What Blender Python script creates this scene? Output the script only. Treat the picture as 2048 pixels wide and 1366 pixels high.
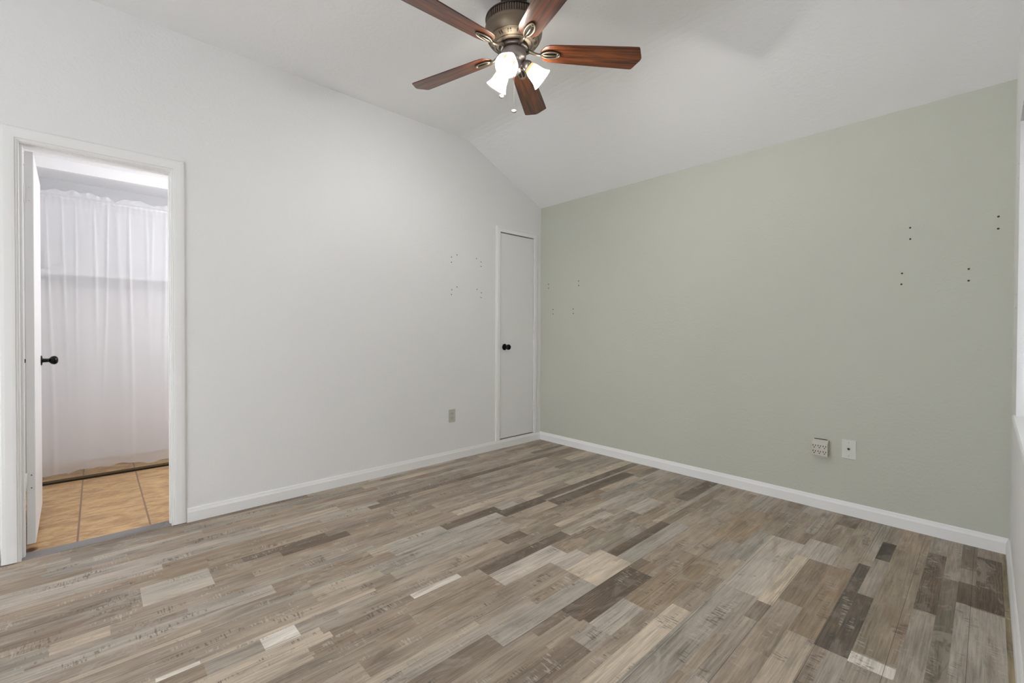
import bpy, math, random
from mathutils import Vector, Matrix

for o in list(bpy.data.objects): bpy.data.objects.remove(o)
S = bpy.context.scene
COL = S.collection
PI = math.pi

# ------------------------------------------------------------------ camera
F_PX = 890.5
YAW, PITCH, ROLL = 0.8195, 0.0108, 0.0040
CAM = Vector((3.237, -3.4363, 1.1421))
fw = Vector((-math.sin(YAW), math.cos(YAW), 0)); rt = Vector((math.cos(YAW), math.sin(YAW), 0)); up = Vector((0, 0, 1))
f2 = fw*math.cos(PITCH) - up*math.sin(PITCH); u2 = up*math.cos(PITCH) + fw*math.sin(PITCH)
r3 = rt*math.cos(ROLL) + u2*math.sin(ROLL); u3 = u2*math.cos(ROLL) - rt*math.sin(ROLL)
cd = bpy.data.cameras.new('camera'); cam = bpy.data.objects.new('camera', cd); COL.objects.link(cam)
cd.sensor_fit = 'HORIZONTAL'; cd.sensor_width = 36.0; cd.lens = F_PX/2048*36.0
cd.shift_y = -11.02/2048; cd.clip_start = 0.01; cd.clip_end = 100
M = Matrix.Identity(4)
for i in range(3):
    M[i][0] = r3[i]; M[i][1] = u3[i]; M[i][2] = -f2[i]; M[i][3] = CAM[i]
cam.matrix_world = M
S.camera = cam

# ------------------------------------------------------------------ light
w = bpy.data.worlds.new('daylight'); S.world = w; w.use_nodes = True
bg = w.node_tree.nodes['Background']
bg.inputs[0].default_value = (0.93, 0.97, 1.0, 1); bg.inputs[1].default_value = 4.8

S.view_settings.view_transform = 'Standard'
S.view_settings.look = 'None'
S.view_settings.gamma = 1.0
S.view_settings.use_curve_mapping = False
S.view_settings.exposure = 0.29
S.cycles.max_bounces = 12
S.cycles.diffuse_bounces = 8
S.cycles.use_denoising = True
S.cycles.sample_clamp_indirect = 6.0

BULB = 900.0           # emission strength of each lamp bulb of the ceiling fan
BATH = 90.0           # emission strength of the globes of the added bathroom light

# ------------------------------------------------------------------ materials
def mat(name, col, rough=0.6, metal=0.0, bump=None, spec=None, coat=0.0):
    m = bpy.data.materials.new(name); m.use_nodes = True
    nt = m.node_tree; b = nt.nodes['Principled BSDF']
    b.inputs['Base Color'].default_value = (*col, 1); b.inputs['Roughness'].default_value = rough
    b.inputs['Metallic'].default_value = metal
    if spec is not None: b.inputs['Specular IOR Level'].default_value = spec
    b.inputs['Coat Weight'].default_value = coat
    if bump:
        sc, st, dist = bump
        tc = nt.nodes.new('ShaderNodeTexCoord'); n = nt.nodes.new('ShaderNodeTexNoise')
        n.inputs['Scale'].default_value = sc; n.inputs['Detail'].default_value = 3.0
        n.inputs['Distortion'].default_value = 0.6
        bp = nt.nodes.new('ShaderNodeBump'); bp.inputs['Strength'].default_value = st; bp.inputs['Distance'].default_value = dist
        nt.links.new(tc.outputs['Object'], n.inputs['Vector']); nt.links.new(n.outputs['Fac'], bp.inputs['Height'])
        nt.links.new(bp.outputs['Normal'], b.inputs['Normal'])
    return m

class NT:
    """small helper to write node graphs"""
    def __init__(s, m): s.t = m.node_tree; s.b = s.t.nodes['Principled BSDF']
    def n(s, typ, **kw):
        nd = s.t.nodes.new(typ)
        for k, v in kw.items(): setattr(nd, k, v)
        return nd
    def put(s, sock, v):
        if hasattr(v, 'is_linked') or isinstance(v, bpy.types.NodeSocket): s.t.links.new(v, sock)
        else: sock.default_value = v
    def math(s, op, a, b=0.0, c=None, clamp=False):
        nd = s.n('ShaderNodeMath', operation=op, use_clamp=clamp); s.put(nd.inputs[0], a); s.put(nd.inputs[1], b)
        if c is not None: s.put(nd.inputs[2], c)
        return nd.outputs[0]
    def mix(s, f, a, b, blend='MIX'):
        nd = s.n('ShaderNodeMix', data_type='RGBA', blend_type=blend); nd.clamp_factor = True
        s.put(nd.inputs[0], f); s.put(nd.inputs[6], a if not isinstance(a, tuple) else (*a, 1)); s.put(nd.inputs[7], b if not isinstance(b, tuple) else (*b, 1))
        return nd.outputs[2]
    def ramp(s, f, lo, hi):
        nd = s.n('ShaderNodeMapRange', interpolation_type='SMOOTHSTEP'); s.put(nd.inputs[0], f)
        nd.inputs[1].default_value = lo; nd.inputs[2].default_value = hi
        return nd.outputs[0]
    def noise(s, vec, scale, detail=4, rough=.55, dist=0.0, col=False):
        nd = s.n('ShaderNodeTexNoise'); s.put(nd.inputs['Vector'], vec); nd.inputs['Scale'].default_value = scale
        nd.inputs['Detail'].default_value = detail; nd.inputs['Roughness'].default_value = rough; nd.inputs['Distortion'].default_value = dist
        return nd.outputs['Color' if col else 'Fac']
    def xyz(s, x, y, z):
        nd = s.n('ShaderNodeCombineXYZ'); s.put(nd.inputs[0], x); s.put(nd.inputs[1], y); s.put(nd.inputs[2], z); return nd.outputs[0]
    def pos(s):
        tc = s.n('ShaderNodeTexCoord'); sp = s.n('ShaderNodeSeparateXYZ'); s.t.links.new(tc.outputs['Object'], sp.inputs[0])
        return tc.outputs['Object'], sp.outputs[0], sp.outputs[1], sp.outputs[2]
    def bump(s, h, st, dist):
        nd = s.n('ShaderNodeBump'); s.put(nd.inputs['Height'], h); nd.inputs['Strength'].default_value = st; nd.inputs['Distance'].default_value = dist
        s.t.links.new(nd.outputs[0], s.b.inputs['Normal'])

WHITE = mat('white_wall_paint', (.80, .80, .80), .75, bump=(55, .22, .006), spec=.25)
CEIL = mat('white_ceiling_paint', (.86, .86, .865), .85, bump=(45, .25, .006), spec=.2)
GREEN = mat('sage_green_wall_paint', (.535, .545, .480), .55, bump=(60, .25, .006), spec=.3)
TRIM = mat('white_trim_paint', (.84, .84, .835), .38, spec=.45)
DOORP = mat('white_door_paint', (.80, .80, .80), .42, bump=(12, .05, .01), spec=.4)
BLACK = mat('black_knob_metal', (.004, .004, .004), .22, .6)
DARK = mat('dark_gap', (.012, .011, .010), .9)
HOLE = mat('screw_hole', (.06, .045, .025), .9)
HINGE = mat('painted_hinge', (.78, .78, .78), .4)
ALMOND = mat('almond_plastic', (.52, .52, .46), .38)
PLATE = mat('pale_plate', (.64, .65, .60), .4)
IVORY = mat('ivory_plastic', (.58, .56, .50), .42, bump=(900, .25, .001))
BRONZE = mat('antique_bronze', (.20, .16, .115), .46, .8)
DBRONZE = mat('dark_bronze', (.035, .027, .022), .35, .7)
IRON = mat('pewter_bronze', (.24, .205, .155), .34, .85)
KIT = mat('brushed_bronze', (.27, .24, .235), .38, .8)
CHROME = mat('polished_metal', (.62, .60, .57), .18, 1.0)
RODM = mat('white_curtain_rod', (.85, .85, .88), .35)
CLOSETP = mat('white_closet_paint', (.80, .80, .80), .7)
STRIP = mat('grey_vinyl_strip', (.20, .19, .19), .45)

def floor_material():
    m = mat('weathered_plank_floor', (.2, .17, .14), .42, spec=.28)
    g = NT(m); P, x, y, z = g.pos()
    at = g.n('ShaderNodeAttribute', attribute_name='tone'); tone = at.outputs['Color']
    sd = g.n('ShaderNodeAttribute', attribute_name='seed').outputs['Fac']
    st = g.n('ShaderNodeAttribute', attribute_name='style').outputs['Fac']
    off = g.math('MULTIPLY', sd, 37.0)
    # long streaks
    vA = g.xyz(x, g.math('MULTIPLY', y, .10), off)
    nA = g.noise(vA, 26, 6, .62, .35)
    fine = g.noise(g.xyz(x, g.math('MULTIPLY', y, .035), off), 170, 4, .6)
    low = g.noise(g.xyz(x, g.math('MULTIPLY', y, .35), off), 5.5, 3, .5, .6)
    # patina patches
    blot = g.noise(g.xyz(x, g.math('MULTIPLY', y, .42), off), 11, 8, .68, .9)
    blotm = g.ramp(blot, .50, .60)
    speck = g.noise(g.xyz(x, g.math('MULTIPLY', y, .6), off), 120, 3, .6)
    # cross saw marks
    saw = g.noise(g.xyz(g.math('MULTIPLY', x, .16), y, off), 150, 2, .5)
    sawm = g.math('MULTIPLY', g.ramp(saw, .52, .62), g.ramp(g.noise(g.xyz(g.math('MULTIPLY', x, 1.3), g.math('MULTIPLY', y, .45), g.math('ADD', off, 9.0)), 9, 3, .6), .57, .66))
    sawd = g.math('MULTIPLY', g.ramp(saw, .50, .40), g.ramp(g.noise(g.xyz(g.math('MULTIPLY', x, 1.3), g.math('MULTIPLY', y, .45), g.math('ADD', off, 9.5)), 9, 3, .6), .57, .66))
    # cathedral figure
    wv = g.n('ShaderNodeTexWave', wave_type='BANDS', bands_direction='X'); wv.inputs['Scale'].default_value = 16; wv.inputs['Distortion'].default_value = 14
    wv.inputs['Detail'].default_value = 2.5; wv.inputs['Detail Scale'].default_value = .55
    g.put(wv.inputs['Vector'], g.xyz(g.math('MULTIPLY', x, 2.2), g.math('MULTIPLY', y, .55), off))
    cath = g.math('MULTIPLY', g.ramp(wv.outputs['Fac'], .35, .9), g.ramp(st, .5, 1.0))
    v = g.math('ADD', .40, g.math('MULTIPLY', nA, .95)); v = g.math('ADD', v, g.math('MULTIPLY', g.math('SUBTRACT', low, .5), .9))
    v = g.math('ADD', v, g.math('MULTIPLY', g.math('SUBTRACT', fine, .5), 1.1))
    v = g.math('MULTIPLY', v, g.math('SUBTRACT', 1.0, g.math('MULTIPLY', cath, .30)))
    cg = g.n('ShaderNodeCombineColor'); 
    for i in range(3): g.put(cg.inputs[i], v)
    base = g.mix(1.0, tone, cg.outputs[0], 'MULTIPLY')
    # warm brown areas
    warm = g.ramp(g.noise(g.xyz(x, g.math('MULTIPLY', y, .22), g.math('ADD', off, 3.0)), 10, 5, .6, .5), .55, .70)
    base = g.mix(g.math('MULTIPLY', warm, .50), base, (.27, .185, .125))
    dk = g.ramp(g.noise(g.xyz(x, g.math('MULTIPLY', y, .16), g.math('ADD', off, 5.0)), 13, 7, .68, .8), .57, .72)
    base = g.mix(g.math('MULTIPLY', dk, .55), base, (.135, .104, .08))
    amt = g.math('ADD', .18, g.math('MULTIPLY', g.ramp(sd, .2, 1.0), .42))
    base = g.mix(g.math('MULTIPLY', blotm, amt), base, g.mix(.62, tone, (.50, .45, .385)))
    base = g.mix(g.math('MULTIPLY', sawm, .55), base, (.58, .53, .47))
    base = g.mix(g.math('MULTIPLY', sawd, .60), base, (.085, .07, .06))
    base = g.mix(g.math('MULTIPLY', g.ramp(speck, .66, .76), .5), base, (.07, .055, .045))
    # joint lines of the full planks
    d = g.math('ABSOLUTE', g.math('SUBTRACT', g.math('FRACT', g.math('DIVIDE', g.math('SUBTRACT', 13.2935, x), .1905)), .5))
    seam = g.ramp(d, .4935, .4985)
    base = g.mix(g.math('MULTIPLY', seam, .75), base, (.03, .025, .02))
    g.put(g.b.inputs['Base Color'], base)
    g.put(g.b.inputs['Roughness'], g.math('ADD', .38, g.math('MULTIPLY', nA, .22)))
    g.bump(g.math('SUBTRACT', g.math('MULTIPLY', fine, .5), seam), .15, .002)
    return m

def tile_material():
    m = mat('travertine_tile', (.50, .34, .18), .34, spec=.45)
    g = NT(m); P, x, y, z = g.pos()
    fx = g.math('FRACT', g.math('DIVIDE', g.math('ADD', x, 10.462), .3200))
    fy = g.math('FRACT', g.math('DIVIDE', g.math('ADD', y, 9.9515), .3065))
    cx = g.math('FLOOR', g.math('DIVIDE', g.math('ADD', x, 10.462), .3200)); cy = g.math('FLOOR', g.math('DIVIDE', g.math('ADD', y, 9.9515), .3065))
    sd = g.math('ADD', g.math('MULTIPLY', cx, 3.7), g.math('MULTIPLY', cy, 7.3))
    n1 = g.noise(g.xyz(g.math('MULTIPLY', x, 1.8), g.math('MULTIPLY', y, .8), sd), 7, 8, .68, .7)
    n2 = g.noise(g.xyz(g.math('MULTIPLY', x, 2.6), g.math('MULTIPLY', y, .8), sd), 22, 5, .7, .4)
    c = g.mix(g.ramp(n1, .38, .64), (.33, .185, .072), (.54, .355, .160))
    c = g.mix(g.math('MULTIPLY', g.ramp(n2, .50, .68), .55), c, (.66, .48, .27))
    def near(f, wd):
        a = g.math('ABSOLUTE', g.math('SUBTRACT', f, .5)); return g.ramp(a, .5-wd, .5-wd*.55)
    gy = near(fy, .018); gx = near(fx, .008)
    c = g.mix(gy, c, (.20, .12, .065)); c = g.mix(g.math('MULTIPLY', gx, .8), c, (.15, .085, .04))
    # rusty stain by the door
    dx = g.math('DIVIDE', g.math('ADD', x, .135), .05); dy = g.math('DIVIDE', g.math('ADD', y, 3.69), .035)
    r = g.math('ADD', g.math('ADD', g.math('POWER', g.math('ABSOLUTE', dx), 2.0), g.math('POWER', g.math('ABSOLUTE', dy), 2.0)), g.math('MULTIPLY', n2, .8))
    c = g.mix(g.ramp(r, 1.3, .45), c, (.06, .022, .008))
    g.put(g.b.inputs['Base Color'], c)
    g.bump(g.math('SUBTRACT', g.math('MULTIPLY', n1, .1), g.math('MAXIMUM', gx, gy)), .25, .002)
    return m

def wood_material():
    m = mat('cherry_blade_wood', (.2, .06, .02), .30, spec=.5, coat=.25)
    g = NT(m); P, x, y, z = g.pos()
    n = g.noise(g.xyz(g.math('MULTIPLY', x, .035), y, z), 120, 5, .6, .2)
    n2 = g.noise(g.xyz(g.math('MULTIPLY', x, .10), y, z), 28, 3, .5)
    c = g.mix(g.ramp(n, .34, .68), (.035, .009, .004), (.175, .048, .014))
    c = g.mix(g.math('MULTIPLY', g.ramp(n2, .5, .7), .5), c, (.26, .078, .020))
    g.put(g.b.inputs['Base Color'], c)
    return m

def sheer_material():
    m = mat('sheer_white_fabric', (.88, .88, .89), .9, spec=.1)
    nt = m.node_tree; b = nt.nodes['Principled BSDF']; out = nt.nodes['Material Output']
    tl = nt.nodes.new('ShaderNodeBsdfTranslucent'); tl.inputs[0].default_value = (.9, .9, .92, 1)
    tr = nt.nodes.new('ShaderNodeBsdfTransparent')
    a = nt.nodes.new('ShaderNodeMixShader'); a.inputs[0].default_value = .35
    nt.links.new(b.outputs[0], a.inputs[1]); nt.links.new(tl.outputs[0], a.inputs[2])
    lw = nt.nodes.new('ShaderNodeLayerWeight'); lw.inputs[0].default_value = .35
    mr = nt.nodes.new('ShaderNodeMapRange'); mr.inputs[1].default_value = 0; mr.inputs[2].default_value = .75; mr.inputs[3].default_value = .55; mr.inputs[4].default_value = .95
    nt.links.new(lw.outputs['Facing'], mr.inputs[0])
    c = nt.nodes.new('ShaderNodeMixShader'); nt.links.new(mr.outputs[0], c.inputs[0])
    nt.links.new(tr.outputs[0], c.inputs[1]); nt.links.new(a.outputs[0], c.inputs[2]); nt.links.new(c.outputs[0], out.inputs[0])
    return m

def emit_material(name, col, s):
    m = bpy.data.materials.new(name); m.use_nodes = True; nt = m.node_tree
    nt.nodes.remove(nt.nodes['Principled BSDF']); e = nt.nodes.new('ShaderNodeEmission')
    e.inputs[0].default_value = (*col, 1); e.inputs[1].default_value = s
    nt.links.new(e.outputs[0], nt.nodes['Material Output'].inputs[0]); return m

def shade_material():
    """frosted glass lit from inside: passes light and glows, warmer at the neck"""
    m = bpy.data.materials.new('lit_frosted_glass'); m.use_nodes = True; nt = m.node_tree
    g = NT(m); P, x, y, z = g.pos()
    e = nt.nodes.new('ShaderNodeEmission'); tr = nt.nodes.new('ShaderNodeBsdfTransparent')
    g.put(e.inputs[0], g.mix(g.ramp(x, .008, .040), (1.0, .80, .38), (1.0, .97, .88)))
    g.put(e.inputs[1], g.math('ADD', .80, g.math('MULTIPLY', g.ramp(x, .012, .05), 1.4)))
    nt.nodes.remove(g.b); df = nt.nodes.new('ShaderNodeBsdfTranslucent'); g.put(df.inputs[0], g.mix(g.ramp(x, .018, .050), (.010, .006, .0015), (.95, .93, .88)))
    a = nt.nodes.new('ShaderNodeMixShader'); g.put(a.inputs[0], g.math('MULTIPLY', g.ramp(x, .024, .045), .22))
    nt.links.new(df.outputs[0], a.inputs[1]); nt.links.new(tr.outputs[0], a.inputs[2])
    b = nt.nodes.new('ShaderNodeAddShader'); nt.links.new(a.outputs[0], b.inputs[0]); nt.links.new(e.outputs[0], b.inputs[1])
    nt.links.new(b.outputs[0], nt.nodes['Material Output'].inputs[0]); return m

def glass_material():
    m = bpy.data.materials.new('window_glass'); m.use_nodes = True; nt = m.node_tree
    nt.nodes.remove(nt.nodes['Principled BSDF'])
    gl = nt.nodes.new('ShaderNodeBsdfGlossy'); gl.inputs['Roughness'].default_value = .02; tr = nt.nodes.new('ShaderNodeBsdfTransparent')
    mx = nt.nodes.new('ShaderNodeMixShader'); mx.inputs[0].default_value = .04; nt.links.new(tr.outputs[0], mx.inputs[1]); nt.links.new(gl.outputs[0], mx.inputs[2])
    nt.links.new(mx.outputs[0], nt.nodes['Material Output'].inputs[0]); return m

FLOORM = floor_material(); TILE = tile_material(); WOOD = wood_material(); SHEER = sheer_material(); SHADE = shade_material(); GLASS = glass_material()
BULBM = emit_material('glowing_bulb', (1.0, .985, .955), BULB)
GLOBEM = emit_material('glowing_globe', (.94, .95, 1.0), BATH)

# ------------------------------------------------------------------ mesh helper
class MB:
    def __init__(s): s.v = []; s.f = []; s.mi = []; s.sm = []
    def add(s, vs, fs, mi=0, smooth=False, M=None):
        o = len(s.v)
        s.v += [tuple(M @ Vector(p)) if M else tuple(p) for p in vs]
        s.f += [tuple(i+o for i in f) for f in fs]; s.mi += [mi]*len(fs); s.sm += [smooth]*len(fs); return s
    def box(s, x0, x1, y0, y1, z0, z1, mi=0, M=None, bev=0.0):
        if bev <= 0:
            v = [(x, y, z) for x in (x0, x1) for y in (y0, y1) for z in (z0, z1)]
            f = [(0, 1, 3, 2), (4, 6, 7, 5), (0, 4, 5, 1), (2, 3, 7, 6), (0, 2, 6, 4), (1, 5, 7, 3)]
            return s.add(v, f, mi, False, M)
        b = min(bev, (x1-x0)*.49, (y1-y0)*.49, (z1-z0)*.49)
        # chamfered box: 24 vertices
        X = (x0, x1); Y = (y0, y1); Z = (z0, z1); vs = []; idx = {}
        for i in (0, 1):
            for j in (0, 1):
                for k in (0, 1):
                    sx, sy, sz = (1, -1)[i], (1, -1)[j], (1, -1)[k]
                    idx[i, j, k] = len(vs)
                    vs += [(X[i], Y[j]+sy*b, Z[k]+sz*b), (X[i]+sx*b, Y[j], Z[k]+sz*b), (X[i]+sx*b, Y[j]+sy*b, Z[k])]
        fs = []
        for i in (0, 1): fs.append([idx[i, 0, 0], idx[i, 1, 0], idx[i, 1, 1], idx[i, 0, 1]][::(-1 if i == 0 else 1)])
        for j in (0, 1): fs.append([idx[0, j, 0]+1, idx[1, j, 0]+1, idx[1, j, 1]+1, idx[0, j, 1]+1][::(1 if j == 0 else -1)])
        for k in (0, 1): fs.append([idx[0, 0, k]+2, idx[1, 0, k]+2, idx[1, 1, k]+2, idx[0, 1, k]+2][::(-1 if k == 0 else 1)])
        for a in (0, 1):
            for c in (0, 1):
                fs.append([idx[0, a, c]+1, idx[1, a, c]+1, idx[1, a, c]+2, idx[0, a, c]+2])
                fs.append([idx[a, 0, c], idx[a, 1, c], idx[a, 1, c]+2, idx[a, 0, c]+2])
                fs.append([idx[a, c, 0], idx[a, c, 1], idx[a, c, 1]+1, idx[a, c, 0]+1])
        for k in idx.values(): fs.append([k, k+1, k+2])
        return s.add(vs, fs, mi, False, M)
    def prism(s, poly, axis, a, b, mi=0, smooth=False):
        """poly in the two other axes (in xyz order), extruded along axis from a to b"""
        n = len(poly)
        def mk(p, t):
            if axis == 0: return (t, p[0], p[1])
            if axis == 1: return (p[0], t, p[1])
            return (p[0], p[1], t)
        v = [mk(p, a) for p in poly] + [mk(p, b) for p in poly]
        s.add(v, [(i, (i+1) % n, n+(i+1) % n, n+i) for i in range(n)], mi, smooth)
        o = len(s.v)-2*n
        s.f += [tuple(o+i for i in range(n))[::-1], tuple(o+n+i for i in range(n))]; s.mi += [mi]*2; s.sm += [False]*2
        return s
    def lathe(s, prof, seg=32, M=None, mi=0, smooth=True, cap=False):
        """prof: (r, z) list around local z"""
        v = []; f = []
        for r, z in prof:
            for k in range(seg):
                a = 2*PI*k/seg; v.append((r*math.cos(a), r*math.sin(a), z))
        for i in range(len(prof)-1):
            for k in range(seg):
                k2 = (k+1) % seg; f.append((i*seg+k, i*seg+k2, (i+1)*seg+k2, (i+1)*seg+k))
        if cap: f.append(tuple(range(seg))[::-1]); f.append(tuple((len(prof)-1)*seg+k for k in range(seg)))
        return s.add(v, f, mi, smooth, M)
    def tube(s, pts, r, seg=10, mi=0, cap=True, closed=False):
        pts = [Vector(p) for p in pts]; n = len(pts); rr = r if isinstance(r, (list, tuple)) else [r]*n
        v = []; prev = None
        for i, p in enumerate(pts):
            if closed: t = (pts[(i+1) % n]-pts[i-1]).normalized()
            else: t = (pts[min(i+1, n-1)]-pts[max(i-1, 0)]).normalized()
            ref = prev if prev is not None else (Vector((0, 0, 1)) if abs(t.z) < .9 else Vector((1, 0, 0)))
            a = (ref - t*ref.dot(t)).normalized(); prev = a; b = t.cross(a)
            for k in range(seg):
                q = 2*PI*k/seg; v.append(p + (a*math.cos(q)+b*math.sin(q))*rr[i])
        f = []
        for i in range(n if closed else n-1):
            j = (i+1) % n
            for k in range(seg): f.append((i*seg+k, i*seg+(k+1) % seg, j*seg+(k+1) % seg, j*seg+k))
        if cap and not closed: f.append(tuple(range(seg))[::-1]); f.append(tuple((n-1)*seg+k for k in range(seg)))
        return s.add(v, f, mi, True)
    def build(s, name, mats, parent=None, local=None):
        me = bpy.data.meshes.new(name); me.from_pydata(s.v, [], s.f)
        for m in (mats if isinstance(mats, (list, tuple)) else [mats]): me.materials.append(m)
        for p, i, sm in zip(me.polygons, s.mi, s.sm): p.material_index = i; p.use_smooth = sm
        me.update()
        import bmesh
        bm = bmesh.new(); bm.from_mesh(me); bmesh.ops.recalc_face_normals(bm, faces=bm.faces); bm.to_mesh(me); bm.free()
        o = bpy.data.objects.new(name, me); COL.objects.link(o)
        if parent: o.parent = parent
        if local is not None: o.matrix_local = local
        return o

def struct(o, label=None):
    o['kind'] = 'structure'
    if label: o['label'] = label
    return o
def tag(o, label, cat, group=None):
    o['label'] = label; o['category'] = cat
    if group: o['group'] = group
    return o
def empty(name, loc, label, cat, group=None, M=None):
    o = bpy.data.objects.new(name, None); COL.objects.link(o); o.empty_display_size = .1
    o.location = loc
    if M: o.matrix_world = M
    return tag(o, label, cat, group)

def T(x, y, z): return Matrix.Translation((x, y, z))
def RX(a): return Matrix.Rotation(a, 4, 'X')
def RY(a): return Matrix.Rotation(a, 4, 'Y')
def RZ(a): return Matrix.Rotation(a, 4, 'Z')

# ------------------------------------------------------------------ dimensions
W = 3.3228; HW = 2.438; HC = 2.871; YB = -6.3; TW = .115  # YB: back wall set far back to steer the added daylight
YD1, YD2, ZD = -3.7149, -3.1139, 2.0643          # bathroom doorway (casing edge)
YO1, YO2, ZO = -3.780, -3.0489, 2.1207
CY1, CY2, CZ0, CZ1 = -.5739, -.112, .0870, 2.1018    # closet door
NICHE_Y0, NICHE_Y1 = -2.55, -.46                 # window opening in right wall
WZ0, WZ1 = .775, 2.075
roof = [(0, HW), (-.86, 2.818), (-.915, 2.8405), (-.96, 2.855), (-1.01, 2.8655), (-1.06, 2.8705), (-1.10, HC), (YB, HC)]
def zroof(y):
    for (a, za), (b, zb) in zip(roof, roof[1:]):
        if b <= y <= a: return za + (zb-za)*(y-a)/(b-a)
    return HC
def wall_piece(mb, x0, x1, ya, yb, z0, z1=None):
    """piece of a gable wall, top follows the ceiling when z1 is None"""
    if z1 is not None: mb.box(x0, x1, ya, yb, z0, z1); return
    ys = sorted({ya, yb} | {y for y, _ in roof if ya < y < yb})
    poly = [(ya, z0), (yb, z0)] + [(y, zroof(y)) for y in reversed(ys)]
    mb.prism(poly, 0, x0, x1)

# ------------------------------------------------------------------ floor
random.seed(11)
DK = (.185, .140, .103); MD = (.405, .333, .262); LT = (.58, .515, .44); CR = (.66, .56, .44); BR = (.39, .295, .21); GY = (.46, .415, .36); PALE = (.80, .74, .66)
xs = [3.45, 3.2935, 3.21, 3.155, 3.103, 3.035, 2.9125, 2.856, 2.81, 2.722, 2.63, 2.575, 2.5315, 2.42, 2.341, 2.28, 2.18, 2.1505, 2.10, 2.05, 1.96, 1.90, 1.86, 1.7695, 1.70, 1.65, 1.579, 1.54, 1.49, 1.41, 1.3885, 1.32, 1.22, 1.198, 1.13, 1.05, 1.0075, .93, .87, .817, .75, .69, .6265, .56, .50, .436, .36, .30, .2455, .18, .11, .055, -.003]
explicit = [  # x0, x1, y0, y1, tone, style
 (3.30, 3.45, -6.3, 0, (.33, .27, .17), 0),
 (3.035, 3.103, -.96, -.27, DK, 1), (3.21, 3.2935, -.77, -.15, DK, 1), (2.856, 2.9125, -.56, -.30, (.09, .075, .06), 0), (2.81, 2.856, -1.52, -.68, (.15, .125, .10), 0), (2.856, 2.9125, -1.52, -1.0, (.15, .125, .10), 0),
 (2.722, 2.81, -1.5, -.81, BR, 0), (2.63, 2.722, -1.3, -.81, (.33, .26, .195), 0), (3.155, 3.2935, -1.7, -.78, GY, 0), (3.035, 3.103, -1.7, -.97, (.43, .375, .31), 0), (2.9125, 3.035, -1.45, -.35, (.36, .295, .225), 0), (2.9125, 3.035, -1.53, -1.46, PALE, 0), (3.155, 3.21, -.77, -.54, DK, 0), (3.103, 3.155, -1.6, -.55, (.23, .20, .155), 0),
 (2.341, 2.42, -1.08, -.66, GY, 2), (2.42, 2.575, -1.36, -.66, LT, 2), (2.575, 2.722, -.81, -.55, LT, 2), (2.575, 2.63, -1.38, -.70, CR, 0), (2.18, 2.341, -.9, -.35, BR, 0),
 (1.54, 1.579, -2.45, -2.20, PALE, 0), (1.41, 1.49, -1.83, -1.67, DK, 0), (1.05, 1.13, -1.97, -1.55, DK, 0), (1.13, 1.22, -1.6, -1.22, DK, 1), (1.22, 1.32, -1.22, -.30, DK, 1),
 (1.65, 1.7695, -2.1, -1.67, LT, 2), (1.579, 1.65, -2.1, -1.5, DK, 0), (1.7695, 1.86, -1.80, -1.60, LT, 0), (1.86, 2.05, -1.80, -1.51, CR, 0), (2.05, 2.1505, -2.05, -1.55, DK, 1), (2.18, 2.28, -2.03, -1.79, LT, 2),
 (2.341, 2.42, -2.3, -1.67, CR, 0), (2.18, 2.341, -1.79, -1.2, BR, 0), (2.1505, 2.18, -2.03, -1.55, DK, 1),
 (.56, .69, -3.33, -3.04, BR, 0), (.69, .75, -2.91, -2.5, DK, 0), (.75, .817, -2.75, -2.4, DK, 0), (1.41, 1.49, -3.0, -2.88, PALE, 0), (1.3885, 1.41, -3.3, -3.18, PALE, 0), (.69, .87, -3.3, -3.05, LT, 0),
 (1.7695, 1.86, -.25, -.0, DK, 0), (1.49, 1.579, -1.05, -.64, LT, 0), (1.65, 1.7695, -.95, -.66, LT, 2), (.436, .50, -1.42, -1.20, DK, 0), (1.05, 1.198, -2.33, -1.4, GY, 0), (1.32, 1.41, -1.6, -.9, (.36, .29, .22), 0),
 (1.96, 2.05, -1.51, -.9, GY, 0), (1.7695, 1.9, -1.55, -1.1, (.34, .29, .23), 0), (1.9, 1.96, -1.5, -.95, DK, 1)]
def lerp(a, b, t): return tuple(p+(q-p)*t for p, q in zip(a, b))
fv, ff, tones, seeds, styles = [], [], [], [], []
def patch(x0, x1, y0, y1, t, sd, sty):
    o = len(fv); fv.extend([(x0, y0, 0), (x1, y0, 0), (x1, y1, 0), (x0, y1, 0)]); ff.append((o, o+1, o+2, o+3)); tones.append(t); seeds.append(sd); styles.append(sty)
pal = [(MD, 6), (GY, 3), (BR, 3), (DK, 1.6), (LT, 1.5), (CR, 1.2)]
def pick():
    r = random.random()*sum(q for _, q in pal)
    for c, q in pal:
        r -= q
        if r <= 0: return c
    return MD
Y0F, Y1F = -6.3, 0.02
exs = [random.random() for _ in explicit]
prevt = MD
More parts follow.
